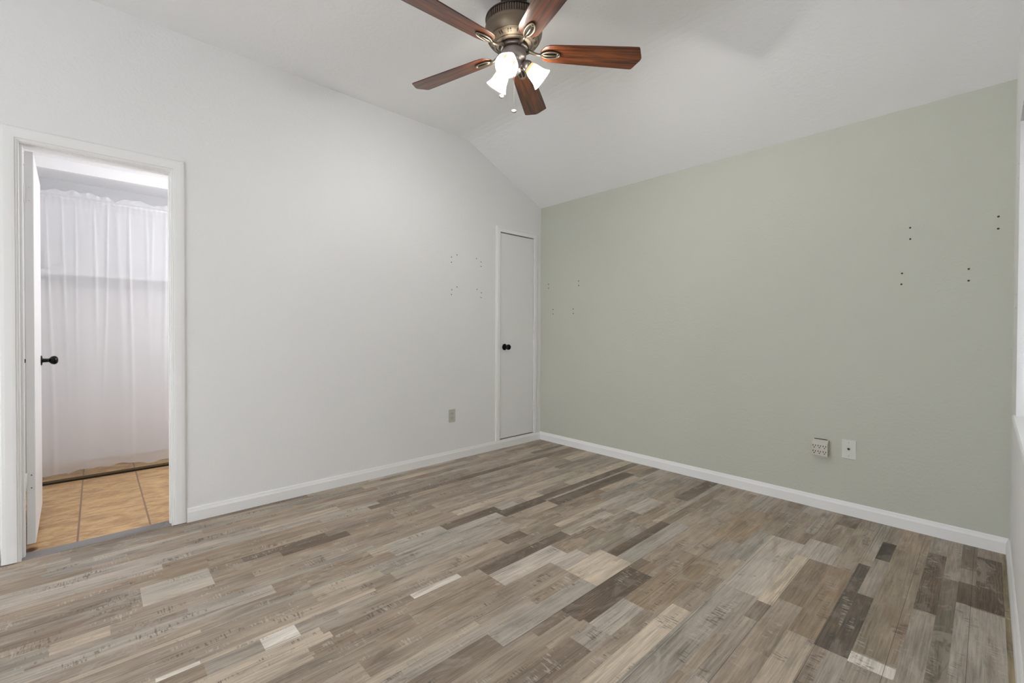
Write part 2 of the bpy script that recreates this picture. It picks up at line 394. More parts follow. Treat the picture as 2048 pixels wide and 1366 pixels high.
for li in range(len(xs)-1):
    x1, x0 = xs[li], xs[li+1]; xm = (x0+x1)/2
    segs = []; yy = Y0F - random.random()*.6
    while yy < Y1F:
        L = random.choice([.16, .3, .45, .6, .8, 1.05, 1.2]); t = lerp(MD, pick(), random.uniform(.30, .85))
        j = random.uniform(.92, 1.08); t = tuple(c*j for c in t)
        segs.append((max(yy, Y0F), min(yy+L, Y1F), t, random.random(), 1 if random.random() < .07 else 0)); yy += L
    cuts = []
    for e, sd in zip(explicit, exs):
        if e[0]-.006 < xm < e[1]+.006: cuts.append((e[2], e[3], e[4], sd, e[5]))
    for a, b, t, sd, sty in segs:
        parts = [(a, b)]
        for c in cuts:
            np_ = []
            for p, q in parts:
                if c[1] <= p or c[0] >= q: np_.append((p, q)); continue
                if c[0] > p: np_.append((p, c[0]))
                if c[1] < q: np_.append((c[1], q))
            parts = np_
        for p, q in parts:
            if q-p > .001: patch(x0, x1, p, q, t, sd, sty)
    done = []
    for c in cuts:
        parts = [(max(c[0], Y0F), min(c[1], Y1F))]
        for dn in done:
            np_ = []
            for p, q in parts:
                if dn[1] <= p or dn[0] >= q: np_.append((p, q)); continue
                if dn[0] > p: np_.append((p, dn[0]))
                if dn[1] < q: np_.append((dn[1], q))
            parts = np_
        for p, q in parts:
            if q-p > .001: patch(x0, x1, p, q, c[2], c[3], c[4])
        done.append((c[0], c[1]))
# underside so that the floor has real thickness
o = len(fv); fv += [(-.003, Y0F, -.03), (3.45, Y0F, -.03), (3.45, Y1F, -.03), (-.003, Y1F, -.03), (-.003, Y0F, 0), (3.45, Y0F, 0), (3.45, Y1F, 0), (-.003, Y1F, 0)]
for q in [(o+3, o+2, o+1, o), (o, o+1, o+5, o+4), (o+1, o+2, o+6, o+5), (o+2, o+3, o+7, o+6), (o+3, o, o+4, o+7)]:
    ff.append(q); tones.append(MD); seeds.append(.5); styles.append(0)
me = bpy.data.meshes.new('floor'); me.from_pydata(fv, [], ff); me.materials.append(FLOORM)
ca = me.attributes.new('tone', 'FLOAT_COLOR', 'FACE')
for i, t in enumerate(tones): ca.data[i].color = (*t, 1)
sa = me.attributes.new('seed', 'FLOAT', 'FACE'); sa.data.foreach_set('value', seeds)
ya = me.attributes.new('style', 'FLOAT', 'FACE'); ya.data.foreach_set('value', [1.0 if s == 1 else 0.0 for s in styles])
fo = bpy.data.objects.new('floor', me); COL.objects.link(fo); struct(fo, 'grey brown weathered wood plank floor')

# ------------------------------------------------------------------ walls and ceiling
def disc(mb, c, n, r, mi, seg=10):
    """small dark screw hole, a shallow bead on the wall surface; n is 'x' or 'y-'"""
    vs = []
    for rr, h in ((r, .0002), (r*.6, .0006)):
        for k in range(seg):
            a = 2*PI*k/seg
            if n == 'x': vs.append((c[0]+h, c[1]+rr*math.cos(a), c[2]+rr*math.sin(a)))
            elif n == 'x-': vs.append((c[0]-h, c[1]+rr*math.cos(a), c[2]+rr*math.sin(a)))
            else: vs.append((c[0]+rr*math.cos(a), c[1]-h, c[2]+rr*math.sin(a)))
    fs = [(k, (k+1) % seg, seg+(k+1) % seg, seg+k) for k in range(seg)] + [tuple(seg+k for k in range(seg))]
    mb.add(vs, fs, mi)

m = MB()
cl1, cl2 = CY1-.004, CY2+.004                       # rough closet opening
wall_piece(m, -TW, 0, cl2, .12, -.03); wall_piece(m, -TW, 0, cl1, cl2, CZ1+.004); wall_piece(m, -TW, 0, cl1, cl2, -.03, CZ0-.005)
wall_piece(m, -TW, 0, YD2, cl1, -.03); wall_piece(m, -TW, 0, YD1-.018, YD2, ZD+.018); wall_piece(m, -TW, 0, YB-.12, YD1-.018, -.03)
for y, z in ((-1.146, 1.793), (-1.146, 1.747), (-1.087, 1.818), (-.866, 1.812), (-.812, 1.786), (-.812, 1.744), (-1.142, 1.505), (-1.145, 1.463), (-1.086, 1.534), (-.858, 1.527), (-.805, 1.5), (-.811, 1.455)):
    disc(m, (0, y, z), 'x', .0050, 1)
struct(m.build('wall_left', [WHITE, HOLE]), 'white wall with a doorway and a narrow closet door')

m = MB(); m.box(0, W, 0, .12, -.03, HW)
for x, z in ((.11, 1.631), (.111, 1.59), (.504, 1.633), (.507, 1.589), (.174, 1.367), (.175, 1.321), (.44, 1.363), (.441, 1.319)): disc(m, (x, 0, z), 'y-', .0056, 1)
for x, z in ((2.921, 1.748), (2.922, 1.683), (3.265, 1.749), (3.265, 1.686), (3.16, 1.487), (3.16, 1.424), (2.888, 1.488), (2.886, 1.425)): disc(m, (x, 0, z), 'y-', .0052, 1)
struct(m.build('wall_far', [GREEN, HOLE]), 'sage green accent wall')

m = MB(); TR = .14
wall_piece(m, W, W+TR, NICHE_Y1, .12, -.03); wall_piece(m, W, W+TR, NICHE_Y0, NICHE_Y1, WZ1); wall_piece(m, W, W+TR, NICHE_Y0, NICHE_Y1, -.03, WZ0-.03); wall_piece(m, W, W+TR, YB-.12, NICHE_Y0, -.03)
for y, z in ((-.345, 1.918), (-.345, 1.851), (-.28, 1.323), (-.27, 1.261)): disc(m, (W, y, z), 'x-', .0045, 1)
struct(m.build('wall_right', [WHITE, HOLE]), 'white wall with the window')

BX0, BX1, BZ = .85, 3.12, 2.10                     # opening added behind the camera, sized for the daylight it lets in
m = MB(); m.box(0, BX0, YB-.12, YB, -.03, HC); m.box(BX1, W, YB-.12, YB, -.03, HC); m.box(BX0, BX1, YB-.12, YB, BZ, HC)
struct(m.build('wall_back', [WHITE]), 'white wall behind the camera with an opening added for daylight')

m = MB()
low = [(y, z) for y, z in roof]; low = [(.12, HW)] + low[0:] if False else low
poly = [(.12, HW-.001+.0)] + low + [(YB-.12, HC)] + [(YB-.12, HC+.15), (-1.0, HC+.15), (.12, HW+.15)]
m.prism(poly, 0, -TW, W+TR)
struct(m.build('ceiling', [CEIL]), 'white ceiling, flat in the middle and sloping down to the green wall')

# ------------------------------------------------------------------ baseboards
BH, BT = .0825, .012
prof = [(0, 0), (BT, 0), (BT, BH*.70), (BT*.80, BH*.78), (BT*.62, BH*.86), (BT*.55, BH*.93), (BT*.30, BH), (0, BH)]   # (out, up)
m = MB(); m.prism([(p[0], p[1]) for p in prof], 1, YO2+.001, 0)
struct(m.build('baseboard_left', [TRIM]))
m = MB(); m.prism([(-p[0], p[1]) for p in prof], 0, BT*.0, W)
struct(m.build('baseboard_far', [TRIM]))
m = MB(); m.prism([(W-p[0]*1.15, p[1]) for p in prof], 1, YB, -.0)
struct(m.build('baseboard_right', [TRIM]))
m = MB(); m.prism([(p[0], p[1]) for p in prof], 1, YB, YO1-.001)
struct(m.build('baseboard_back', [TRIM]))

# ------------------------------------------------------------------ casings: mitred moulding around an opening on x = 0
def casing(name, ys, ye, zt, wid, prof, z0, label, xoff=0.0, z0b=None):
    """prof: (distance from inner edge 0..1, thickness)"""
    m = MB(); vs = []; n = len(prof)
    path = [(ys, z0, -1, 0), (ys, zt, -1, 1), (ye, zt, 1, 1), (ye, z0 if z0b is None else z0b, 1, 0)]
    for y, z, sy, sz in path:
        for d, t in prof: vs.append((xoff+t, y+sy*d*wid, z+(sz*d*wid)))
    fs = []
    for i in range(3):
        for k in range(n-1): fs.append((i*n+k, i*n+k+1, (i+1)*n+k+1, (i+1)*n+k))
    fs.append(tuple(range(n))); fs.append(tuple(3*n+k for k in range(n))[::-1])
    m.add(vs, fs); o = m.build(name, [TRIM]); return struct(o, label)
dprof = [(0, 0), (0, .007), (.06, .009), (.10, .007), (.14, .0115), (.30, .0125), (.70, .0125), (.90, .0105), (1, .006), (1, 0)]
casing('trim_1', YD1, YD2, ZD, .062, dprof, .004, 'white moulding around the bathroom doorway')
cprof = [(0, 0), (0, .009), (.08, .011), (.70, .0115), (.80, .009), (1, .007), (1, 0)]
casing('trim_2', CY1-.002, CY2+.002, CZ1+.002, .052, cprof, .0835, 'white moulding around the narrow closet door', z0b=.0835)
# jamb lining with stop
m = MB(); JX0, JX1 = -TW-.004, .004
m.box(JX0, JX1, YD1-.018, YD1+.005, 0.0, ZD+.013, bev=.001); m.box(JX0, JX1, YD2-.005, YD2+.0, 0.0, ZD+.013, bev=.001)
m.box(JX0, JX1, YD1+.005, YD2-.005, ZD-.005, ZD+.016, bev=.001)
m.box(-.068, -.035, YD1+.005, YD1+.015, 0, ZD-.005, bev=.001); m.box(-.068, -.035, YD2-.015+.004, YD2-.005, 0, ZD-.005, bev=.001); m.box(-.068, -.035, YD1+.015, YD2-.011, ZD-.015, ZD-.005, bev=.001)
struct(m.build('trim_3', [TRIM]), 'white door lining of the bathroom doorway')
# threshold strip
m = MB(); m.prism([(-.094, 0), (-.090, .004), (-.012, .004), (-.008, 0)], 1, YD1+.005, YD2-.005); m.box(-.006, -.0032, YD1+.005, YD2-.005, -.01, .0005, mi=1)
struct(m.build('trim_4', [STRIP, DARK]), 'thin grey strip between plank floor and bathroom tiles')

# ------------------------------------------------------------------ knob builder (axis along local z, out of the door)
def knob_parts(parent, Mx):
    m = MB(); m.lathe([(0, 0), (.031, 0), (.0315, .003), (.029, .006), (.014, .008), (.0125, .012), (.0115, .030), (.0125, .036), (.020, .041), (.0255, .049), (.0272, .058), (.0255, .066), (.019, .073), (.009, .0765), (0, .077)], 28, Mx)
    o = m.build('door_knob', [BLACK], parent); o['label'] = 'round black knob'; return o

# ------------------------------------------------------------------ closet door
m = MB(); m.box(-.033, .002, CY1+.003, CY2-.0025, CZ0+.007, CZ1-.007, bev=.0012)
d2 = struct(m.build('door_2', [DOORP]), 'narrow flush white closet door in the corner, black round knob')
knob_parts(d2, T(.002, -.515, .987) @ RY(PI/2))
for z0, z1 in ((1.808, 1.888), (1.066, 1.150), (.318, .404)):
    m = MB(); m.box(.002, .0040, CY2-.012, CY2+.014, z0, z1, bev=.0006)
    zz = z0
    for k in range(5):
        h = (z1-z0)/5; m.lathe([(0, zz+.0006), (.0048, zz+.0006), (.0048, zz+h-.0006), (0, zz+h-.0006)], 12, T(.0065, CY2+.001, 0)); zz += h
    m.build('hinge', [HINGE], d2)
m = MB(); m.box(-.60, -.04, CY1-.02, CY2+.02, -.02, 0.0); m.box(-.62, -.60, CY1-.05, CY2+.05, -.02, 2.3); m.box(-.60, -TW, CY1-.05, CY1-.03, -.02, 2.3); m.box(-.60, -TW, CY2+.03, CY2+.05, -.02, 2.3); m.box(-.62, -TW, CY1-.05, CY2+.05, 2.3, 2.32)
struct(m.build('wall_closet', [DARK]), 'inside of the narrow closet, its shade painted near black')  # near-black walls put the closet's shade into the colour

# ------------------------------------------------------------------ bathroom shell
BXF = -2.12; BYL, BYR = -3.822, -2.15; BC = 2.395
m = MB(); m.box(BXF-.1, -.090, BYL-.1, BYR+.1, -.03, 0.0)
struct(m.build('floor_bathroom', [TILE]), 'tan travertine look tile floor')
m = MB(); m.box(BXF-.1, BXF, BYL-.1, BYR+.1, 0, BC); struct(m.build('wall_bathroom_back', [CLOSETP]), 'white back wall behind the curtain')
m = MB(); m.box(BXF, -TW, BYL-.1, BYL, 0, BC); struct(m.build('wall_bathroom_left', [WHITE]), 'white bathroom wall beside the open door')
m = MB(); m.box(BXF, -TW, BYR, BYR+.1, 0, BC); struct(m.build('wall_bathroom_right', [WHITE]), 'white bathroom wall right of the doorway')
m = MB(); m.box(BXF-.1, -TW, BYL-.1, BYR+.1, BC, BC+.08); struct(m.build('ceiling_bathroom', [CEIL]), 'white bathroom ceiling')
m = MB(); m.box(-1.50, -1.45, BYL, BYR, 2.315, BC); struct(m.build('trim_5', [TRIM]), 'white header above the sheer curtain')

# floor track of the removed sliding doors
m = MB()
m.box(-1.505, -1.455, BYL, BYR, 0, .003); m.box(-1.505, -1.499, BYL, BYR, .003, .018); m.box(-1.484, -1.480, BYL, BYR, .003, .013); m.box(-1.464, -1.460, BYL, BYR, .003, .011); m.box(-1.4598, -1.4545, BYL, BYR, 0, .0125, mi=1)
tr = tag(m.build('door_track', [mat('tarnished_brass_track', (.32, .23, .12), .38, .8, bump=(60, .4, .002)), DARK]), 'tarnished metal floor track along the tiles under the curtain', 'track')

# door leaf, opened into the bathroom
DL = .735; ang = math.atan2(-.025, -.76)
hx, hy = -.121, -3.6985
Md = T(hx, hy, 0) @ RZ(math.atan2(-.0065*0-.030, -.76))          # local x runs away from the hinge
m = MB(); m.box(0, DL, -.030, 0.002, .035, 2.052, bev=.0015)
Mdoor = T(hx, hy, 0) @ RZ(PI+.030)
d1 = struct(m.build('door_1', [DOORP], None, Mdoor), 'white flush bathroom door standing open, seen edge on')
d1.matrix_world = Mdoor
knob_parts(d1, T(DL-.075, -.030, .948) @ RX(PI/2))
knob_parts(d1, T(DL-.075, .002, .948) @ RX(-PI/2))
for zc in (1.835, .358):
    m = MB(); m.box(-.0016, 0.0, -.026, .004, zc-.045, zc+.045); m.box(-.004, -.0016, -.001, .020, zc-.045, zc+.045)
    m.lathe([(0, zc-.046), (.0055, zc-.046), (.0055, zc+.046), (0, zc+.046)], 12, T(-.004, .004, 0))
    for q in (-.033, .033):
        m.lathe([(0, 0), (.0030, .0005), (0, .0009)], 8, T(-.0016, -.016, zc+q) @ RY(-PI/2), mi=1 if zc < 1 else 0)
    m.build('hinge', [HINGE, DARK], d1)

# coat hook behind the door
m = MB(); m.box(-.93, -.90, BYL, BYL+.003, 1.90, 1.98); m.tube([(-.915, BYL+.003, 1.965), (-.915, BYL+.035, 1.955), (-.915, BYL+.055, 1.965)], .006); m.tube([(-.915, BYL+.003, 1.93), (-.915, BYL+.03, 1.905), (-.915, BYL+.05, 1.915)], .006)
tag(m.build('coat_hook', [CHROME]), 'small metal double hook on the wall behind the open bathroom door', 'hook')

# ------------------------------------------------------------------ curtain, rod, shelf
random.seed(5)
XC = -1.57; ya_, yb_ = -3.80, -2.30
N = 420
def ridge(u, w): return math.exp(-(u/w)**2)
FOLDS = []
yy = -3.80
while yy < -2.30:
    FOLDS.append((yy, random.uniform(-.05, .05), random.uniform(.006, .016), random.uniform(.4, 1.0), random.uniform(.25, 1.0))); yy += random.uniform(.035, .11)
def fold_off(y, t):
    o = 0
    for f0, drift, wd, am, ln in FOLDS:
        k = am*max(0, 1-t/ln*.55)
        o += k*ridge(y-f0-drift*t, wd*(1+1.6*t))
    b = .55*math.sin(y*17.5+.8*math.sin(y*5)+.5*t) + .3*math.sin(y*29+2.1+.8*t)
    g_ = .35*math.sin(y*95+2*math.sin(y*13))*max(0, 1-t*7)
    return .022*o*(1-.3*t) + .008*b + .010*g_
zs = []
rows = 46
vs = []; fs = []
for i in range(N+1):
    y = ya_ + (yb_-ya_)*i/N
    top = 2.168 + .034*(abs(math.sin(y*11+1.2*math.sin(y*4.3)))**.6) + .007*math.sin(y*63)
    bot = .043 + .012*math.sin(y*9.0+.5) + .008*math.sin(y*23+1) + .004*math.sin(y*51) + (.012 if y < -3.6 else 0)
    for j in range(rows+1):
        t = j/rows
        if j <= 4: z = top + (2.160-top)*j/4; tt = 0; xo = .008*math.sin(y*80+3*math.sin(y*11))*(1-j/5)
        elif j <= 8: z = 2.160 - .030*(j-4)/4; tt = 0; xo = (.017*math.sin((j-4)/4*PI)) + .0015*math.sin(y*190)
        else:
            t = (j-8)/(rows-8); z = 2.130 + (bot-2.130)*t; tt = t; xo = fold_off(y, t)*min(1, .35+t*2.5) + .0006*math.sin(z*5/.12)*math.sin(y*8)
            xo += .004*math.exp(-((z-.14)/.02)**2)
        yo = .006*math.sin(z*3+y*14)*t
        vs.append((XC+xo, y+yo, z))
for i in range(N):
    for j in range(rows): a = i*(rows+1)+j; fs.append((a, a+1, a+rows+2, a+rows+1))
m = MB(); m.add(vs, fs, 0, True)
cu = tag(m.build('curtain', [SHEER]), 'long sheer white curtain with ruffled heading seen through the bathroom doorway', 'curtain')
m = MB(); m.tube([(XC-.002, BYL, 2.145), (XC-.002, BYR, 2.145)], .009, 14)
tag(m.build('curtain_rod', [RODM]), 'slim white rod threaded through the top of the sheer curtain', 'curtain rod')
m = MB(); m.box(BXF, -1.86, BYL, BYR, 1.60, 1.618, bev=.001); m.box(-1.875, -1.86, BYL, BYR, 1.582, 1.600); m.box(BXF, BXF+.019, BYL, BYR, 1.51, 1.60)
sh = tag(m.build('closet_shelf', [mat('white_shelf_paint', (.74, .74, .74), .5)]), 'white shelf running along the wall behind the sheer curtain', 'shelf')
m = MB(); m.tube([(-1.92, BYL, 1.545), (-1.92, BYR, 1.545)], .0165, 14)
m.build('hanging_rod', [mat('grey_rod', (.50, .50, .50), .4, .4)], sh)
m = MB(); m.box(-2.08, -1.88, -3.74, -3.38, 1.618, 1.80, bev=.003)
bxo = tag(m.build('storage_box', [mat('white_carton', (.72, .73, .71), .6)]), 'pale box with the letters SP on the shelf behind the curtain', 'box')
cu_ = bpy.data.curves.new('lettering', 'FONT'); cu_.body = 'SP'; cu_.size = .045; cu_.extrude = .0004; cu_.align_x = 'CENTER'; cu_.align_y = 'CENTER'; cu_.space_character = 1.25
tob = bpy.data.objects.new('lettering', cu_); COL.objects.link(tob)
bpy.context.view_layer.update()
tme = bpy.data.meshes.new_from_object(tob.evaluated_get(bpy.context.evaluated_depsgraph_get())); bpy.data.objects.remove(tob)
tme.materials.clear(); tme.materials.append(mat('grey_print', (.22, .22, .22), .7))
lo = bpy.data.objects.new('lettering', tme); COL.objects.link(lo); lo.parent = bxo
lo.matrix_local = Matrix(((0, 0, 1, -1.8792), (1, 0, 0, -3.665), (0, 1, 0, 1.66), (0, 0, 0, 1)))

# unseen lamp added to light the bathroom, right of the doorway
gl = empty('added_bath_light', (-.45, BYR, 1.72), 'added unseen light, three glowing globes on the bathroom wall right of the doorway', 'added wall light')
m = MB(); m.box(-.28, .28, -.025, 0, -.045, .045, bev=.004); m.build('back_plate', [CHROME], gl)
for q in (-.20, 0, .20):
    m = MB(); m.lathe([(.022, .020), (.020, .045)] + [(.05*math.cos(a), .092+.05*math.sin(a)) for a in [-1.15+i_*(PI/2+1.15)/12 for i_ in range(13)]], 24, T(q, 0, 0) @ RX(PI/2)); m.build('globe', [GLOBEM], gl)

# ------------------------------------------------------------------ window in the right wall
wn = MB(); XF0, XF1 = W+.075, W+.115
wn.box(XF0, XF1, NICHE_Y0, NICHE_Y1, WZ0, WZ0+.05, bev=.003); wn.box(XF0, XF1, NICHE_Y0, NICHE_Y1, WZ1-.05, WZ1, bev=.003)
wn.box(XF0, XF1, NICHE_Y0, NICHE_Y0+.05, WZ0, WZ1, bev=.003); wn.box(XF0, XF1, NICHE_Y1-.05, NICHE_Y1, WZ0, WZ1, bev=.003)
mid = (NICHE_Y0+NICHE_Y1)/2; wn.box(XF0, XF1, mid-.03, mid+.03, WZ0, WZ1, bev=.003)
w1 = struct(wn.build('window_1', [mat('white_vinyl_frame', (.82, .83, .85), .35)]), 'white framed window in the right wall')
m = MB(); m.box(W+.092, W+.096, NICHE_Y0+.02, NICHE_Y1-.02, WZ0+.02, WZ1-.02); m.build('pane', [GLASS], w1)
m = MB(); m.prism([(W-.008, WZ0-.027), (W-.011, WZ0-.020), (W-.011, WZ0-.006), (W-.007, WZ0), (W+.09, WZ0), (W+.09, WZ0-.027)], 1, NICHE_Y0-.0, NICHE_Y1+.0)
m.prism([(W-.008, WZ0-.027), (W-.011, WZ0-.020), (W-.011, WZ0-.006), (W-.007, WZ0), (W-.0002, WZ0), (W-.0002, WZ0-.027)], 1, NICHE_Y1, NICHE_Y1+.045)
m.prism([(W-.008, WZ0-.027), (W-.011, WZ0-.020), (W-.011, WZ0-.006), (W-.007, WZ0), (W-.0002, WZ0), (W-.0002, WZ0-.027)], 1, NICHE_Y0-.045, NICHE_Y0)
m.build('window_sill', [TRIM], w1)
bd = empty('added_blind', (W+.04, mid, WZ1), 'grey head rail with added white slats closed against the daylight', 'blind')  # slats added below the head rail to hold back window light
m = MB(); m.box(-.022, .020, NICHE_Y0+.01-mid, NICHE_Y1-.004-mid, -.04, -.0005, bev=.002)
m.build('head_rail', [mat('grey_rail', (.30, .30, .32), .4)], bd)
m = MB(); ns = 56; hh = (WZ1-.05)-(WZ0+.02)
for k in range(ns):
    m.box(-.0125, .0125, NICHE_Y0+.02-mid, NICHE_Y1-.02-mid, -.0006, .0006, M=T(0, 0, -.052-hh*k/ns) @ RY(math.radians(-84)))
m.build('slats', [mat('white_slat', (.80, .81, .83), .4)], bd)
m = MB(); m.box(-.012, .012, NICHE_Y0+.02-mid, NICHE_Y1-.02-mid, WZ0-WZ1+.001, WZ0-WZ1+.018, bev=.002); m.build('bottom_rail', [TRIM], bd)
# frame and glass of the unseen opening added to bring in daylight
m = MB()
for a, b in ((BX0, BX0+.05), (BX1-.05, BX1), ((BX0+BX1)/2-.035, (BX0+BX1)/2+.035)): m.box(a, b, YB-.08, YB-.03, 0, BZ, bev=.003)
m.box(BX0, BX1, YB-.08, YB-.03, BZ-.05, BZ); m.box(BX0, BX1, YB-.12, YB-.01, -.03, .03)
w2 = struct(m.build('added_window', [TRIM]), 'unseen glazed opening added behind the camera for daylight')
m = MB(); m.box(BX0+.03, BX1-.03, YB-.058, YB-.054, .02, BZ-.03); m.build('pane', [GLASS], w2)

# ------------------------------------------------------------------ wall plates
# duplex outlet on the left wall
ol = empty('wall_outlet', (0, -1.138, .391), 'almond duplex power outlet low on the white wall left of the closet door', 'power outlet')
m = MB(); m.box(0, .005, -.036, .036, -.0565, .0565, bev=.0022); m.lathe([(0, 0), (.003, .0006), (0, .0012)], 10, T(.005, 0, 0) @ RY(PI/2)); m.build('cover_plate', [ALMOND], ol)
for s in (1, -1):
    m = MB(); m.prism([(.0165*math.cos(a)*1.0, max(-.0125, min(.0125, .0165*math.sin(a)))+s*.0205) for a in [2*PI*k/28 for k in range(28)]], 0, .004, .0068)
    m.box(.0066, .0071, -.0085, -.0055, s*.0205-.001, s*.0205+.008, mi=1); m.box(.0066, .0071, .0055, .0085, s*.0205-.001, s*.0205+.007, mi=1)
    m.lathe([(0, 0), (.0026, 0), (.0026, .0004), (0, .0004)], 10, T(.0067, 0, s*.0205-.0072) @ RY(PI/2), mi=1)
    m.build('receptacle', [ALMOND, DARK], ol)
# six way adapter on the green wall (local: x right, -y out of the wall)
tp = empty('outlet_adapter', (2.503, 0, .398), 'ivory six socket plug-in adapter on the green wall', 'outlet adapter')
m = MB(); m.box(-.035, .035, -.005, 0, -.057, .057, bev=.002); m.build('cover_plate', [ALMOND], tp)
m = MB(); yz = [(-.005, -.040), (-.041, -.050), (-.044, -.047), (-.046, .026), (-.043, .031), (-.022, .050), (-.018, .052), (-.005, .052)]
m.prism(yz, 0, -.042, .042)
m.box(-.036, .036, -.0165, -.0055, .0519, .0545, mi=1)  # dark bar standing in for the gap shadow along the top
m.build('adapter_body', [IVORY, DARK], tp)
for r in (0, 1):
    for c in range(3):
        cx, cz = -.028+.0275*c, .012-.036*r
        m = MB()
        yf = -.0455 + .0010*r
        m.box(cx-.0090, cx-.0055, yf-.0012, yf+.001, cz-.001, cz+.009); m.box(cx+.0042, cx+.0077, yf-.0012, yf+.001, cz-.001, cz+.008)
        m.lathe([(0, -.0012), (.0030, -.0012), (.0030, .001), (0, .001)], 12, T(cx-.0006, yf, cz-.0085) @ RX(-PI/2))
        m.build('socket', [DARK], tp)
# coax plate
cp = empty('cable_plate', (2.648, 0, .4125), 'pale wall plate with a single cable jack beside the adapter', 'wall plate')
m = MB(); m.box(-.0365, .0365, -.0065, 0, -.059, .059, bev=.0012); m.build('cover_plate', [PLATE], cp)
m = MB(); m.lathe([(0, 0), (.0075, 0), (.0075, .003), (.0048, .003), (.0048, .010), (.0030, .010), (.0030, .004), (0, .004)], 12, T(0, -.006, .003) @ RX(PI/2)); m.build('cable_jack', [mat('dull_jack', (.16, .15, .12), .35, .8)], cp)
for s in (1, -1):
    m = MB(); m.lathe([(0, .001), (.0026, .0007), (.0034, 0)], 10, T(0, -.006, s*.042) @ RX(PI/2)); m.build('screw', [mat('plate_screw', (.34, .34, .30), .5)], cp)

# ------------------------------------------------------------------ ceiling fan
FX, FY, FZ = 1.5417, -1.8483, 2.5876
TH = math.radians(51.71)
fan = empty('ceiling_fan', (FX, FY, HC), 'bronze ceiling fan with five reddish wood blades and three lit glass shades', 'ceiling fan')
D = FZ-HC                        # local z of blade plane
m = MB(); m.lathe([(0, 0), (.068, 0), (.070, -.006), (.066, -.030), (.045, -.048), (.020, -.055), (0, -.055)], 36, T(0, 0, 0)); m.build('canopy', [DBRONZE], fan)
m = MB(); m.lathe([(0, -.04), (.012, -.04), (.012, -.052), (0, -.052)], 20); m.lathe([(0, D+.222), (.030, D+.218), (.040, D+.207), (.043, D+.196), (.038, D+.184), (.028, D+.176), (0, D+.176)], 28); m.lathe([(.012, -.045), (.012, D+.21)], 20); m.build('downrod', [DBRONZE], fan)
m = MB(); m.lathe([(0, D+.182), (.055, D+.180), (.100, D+.176), (.138, D+.168), (.147, D+.162), (.148, D+.157), (.143, D+.154), (.138, D+.154)], 60)
m.lathe([(.138, D+.156), (.136, D+.118)], 60); m.build('motor_top', [DBRONZE], fan)
m = MB()
for k in range(72):
    a = 2*PI*k/72; m.box(-.0016, .0016, -.004, .004, D+.117, D+.155, M=RZ(a) @ T(.1425, 0, 0) @ RZ(PI/2) if False else RZ(a) @ T(.1415, 0, 0) @ Matrix.Scale(1, 4))
m.build('vent_ribs', [mat('rib_bronze', (.13, .10, .085), .35, .8)], fan)['kind'] = 'stuff'
m = MB(); m.lathe([(.136, D+.119), (.147, D+.118), (.149, D+.113), (.147, D+.109), (.1475, D+.098), (.1455, D+.084), (.139, D+.066), (.130, D+.054), (.1285, D+.0525), (.127, D+.0535), (.1255, D+.0515), (.112, D+.041), (.096, D+.033), (.0945, D+.0315), (.093, D+.0325), (.091, D+.0305), (.075, D+.024), (.055, D+.020), (0, D+.020)], 72)
m.build('motor_housing', [BRONZE], fan)
m = MB()
for k in range(15):
    a = 2*PI*(k+.5)/15 + .1
    for s in (-1, 1):
        pts = []
        for q in range(12):
            b = 2*PI*q/12; pts.append((.1125+.0085*math.cos(b), s*.0062+.0044*math.sin(b)))
        # little raised almond on the bowl
        sl = (.0525-.033)/(.130-.096)
        M2 = RZ(a)
        vs = []
        for h, kk in ((0.0002, 1.0), (-.0016, .6)):
            for (px, py) in pts:
                qx = .1125+(px-.1125)*kk; qy = s*.0062+(py-s*.0062)*kk; vs.append((qx, qy, D+.0415+(qx-.112)*sl*1.05+h))
        m.add(vs, [(i, (i+1) % 12, 12+(i+1) % 12, 12+i) for i in range(12)]+[tuple(12+i for i in range(12))], 0, False, M2)
m.lathe([(.1300, D+.0532), (.1285, D+.0510), (.1268, D+.0520)], 72); m.lathe([(.0962, D+.0322), (.0945, D+.0302), (.0928, D+.0312)], 72)
m.build('motor_ornament', [DBRONZE], fan)['kind'] = 'stuff'
# hub below motor, switch housing, light kit stem
m = MB(); m.lathe([(0, D+.022), (.078, D+.022), (.080, D+.014), (.074, D+.006), (.060, D+.002), (0, D+.002)], 40); m.build('flywheel', [DBRONZE], fan)
m = MB(); m.lathe([(.06, D+.004), (.064, D+.000), (.065, D-.008), (.063, D-.030), (.060, D-.040), (.050, D-.046), (.042, D-.050), (.039, D-.056), (.0375, D-.086), (.0395, D-.092), (.037, D-.100), (.026, D-.110), (.012, D-.116), (.008, D-.124), (.0055, D-.130), (0, D-.132)], 44); m.build('switch_housing', [KIT], fan)

def blade_mesh():
    # local: x radial, y tangential; outline from measurements
    tl = .64
    half = [(.140, .000), (.1425, .018), (.150, .034), (.163, .046), (.182, .0535), (.21, .0565), (.35, .0625), (.50, .0680), (.600, .0715), (.640, .0722), (.6475, .069), (.652, .062), (.664, .036), (.672, .020), (.6765, .010), (.678, 0)]
    out = half + [(x, -y) for x, y in half[-2:0:-1]]
    n = len(out); th = .0055
    vs = []
    ins = lambda x, y, d: (x + (.41-x)*d/.27*.0 + (-d if x > .64 else (d if x < .16 else 0)), y - math.copysign(min(abs(y), d), y) if abs(y) > .02 else y)
    for z, d in ((0, .0015), (.0012, 0), (th-.0012, 0), (th, .0015)):
        for x, y in out: a, b = ins(x, y, d); vs.append((a, b, z))
    fs = []
    for l in range(3):
        for i in range(n): fs.append((l*n+i, l*n+(i+1) % n, (l+1)*n+(i+1) % n, (l+1)*n+i))
    fs.append(tuple(range(n))[::-1]); fs.append(tuple(3*n+i for i in range(n)))
    return MB().add(vs, fs)
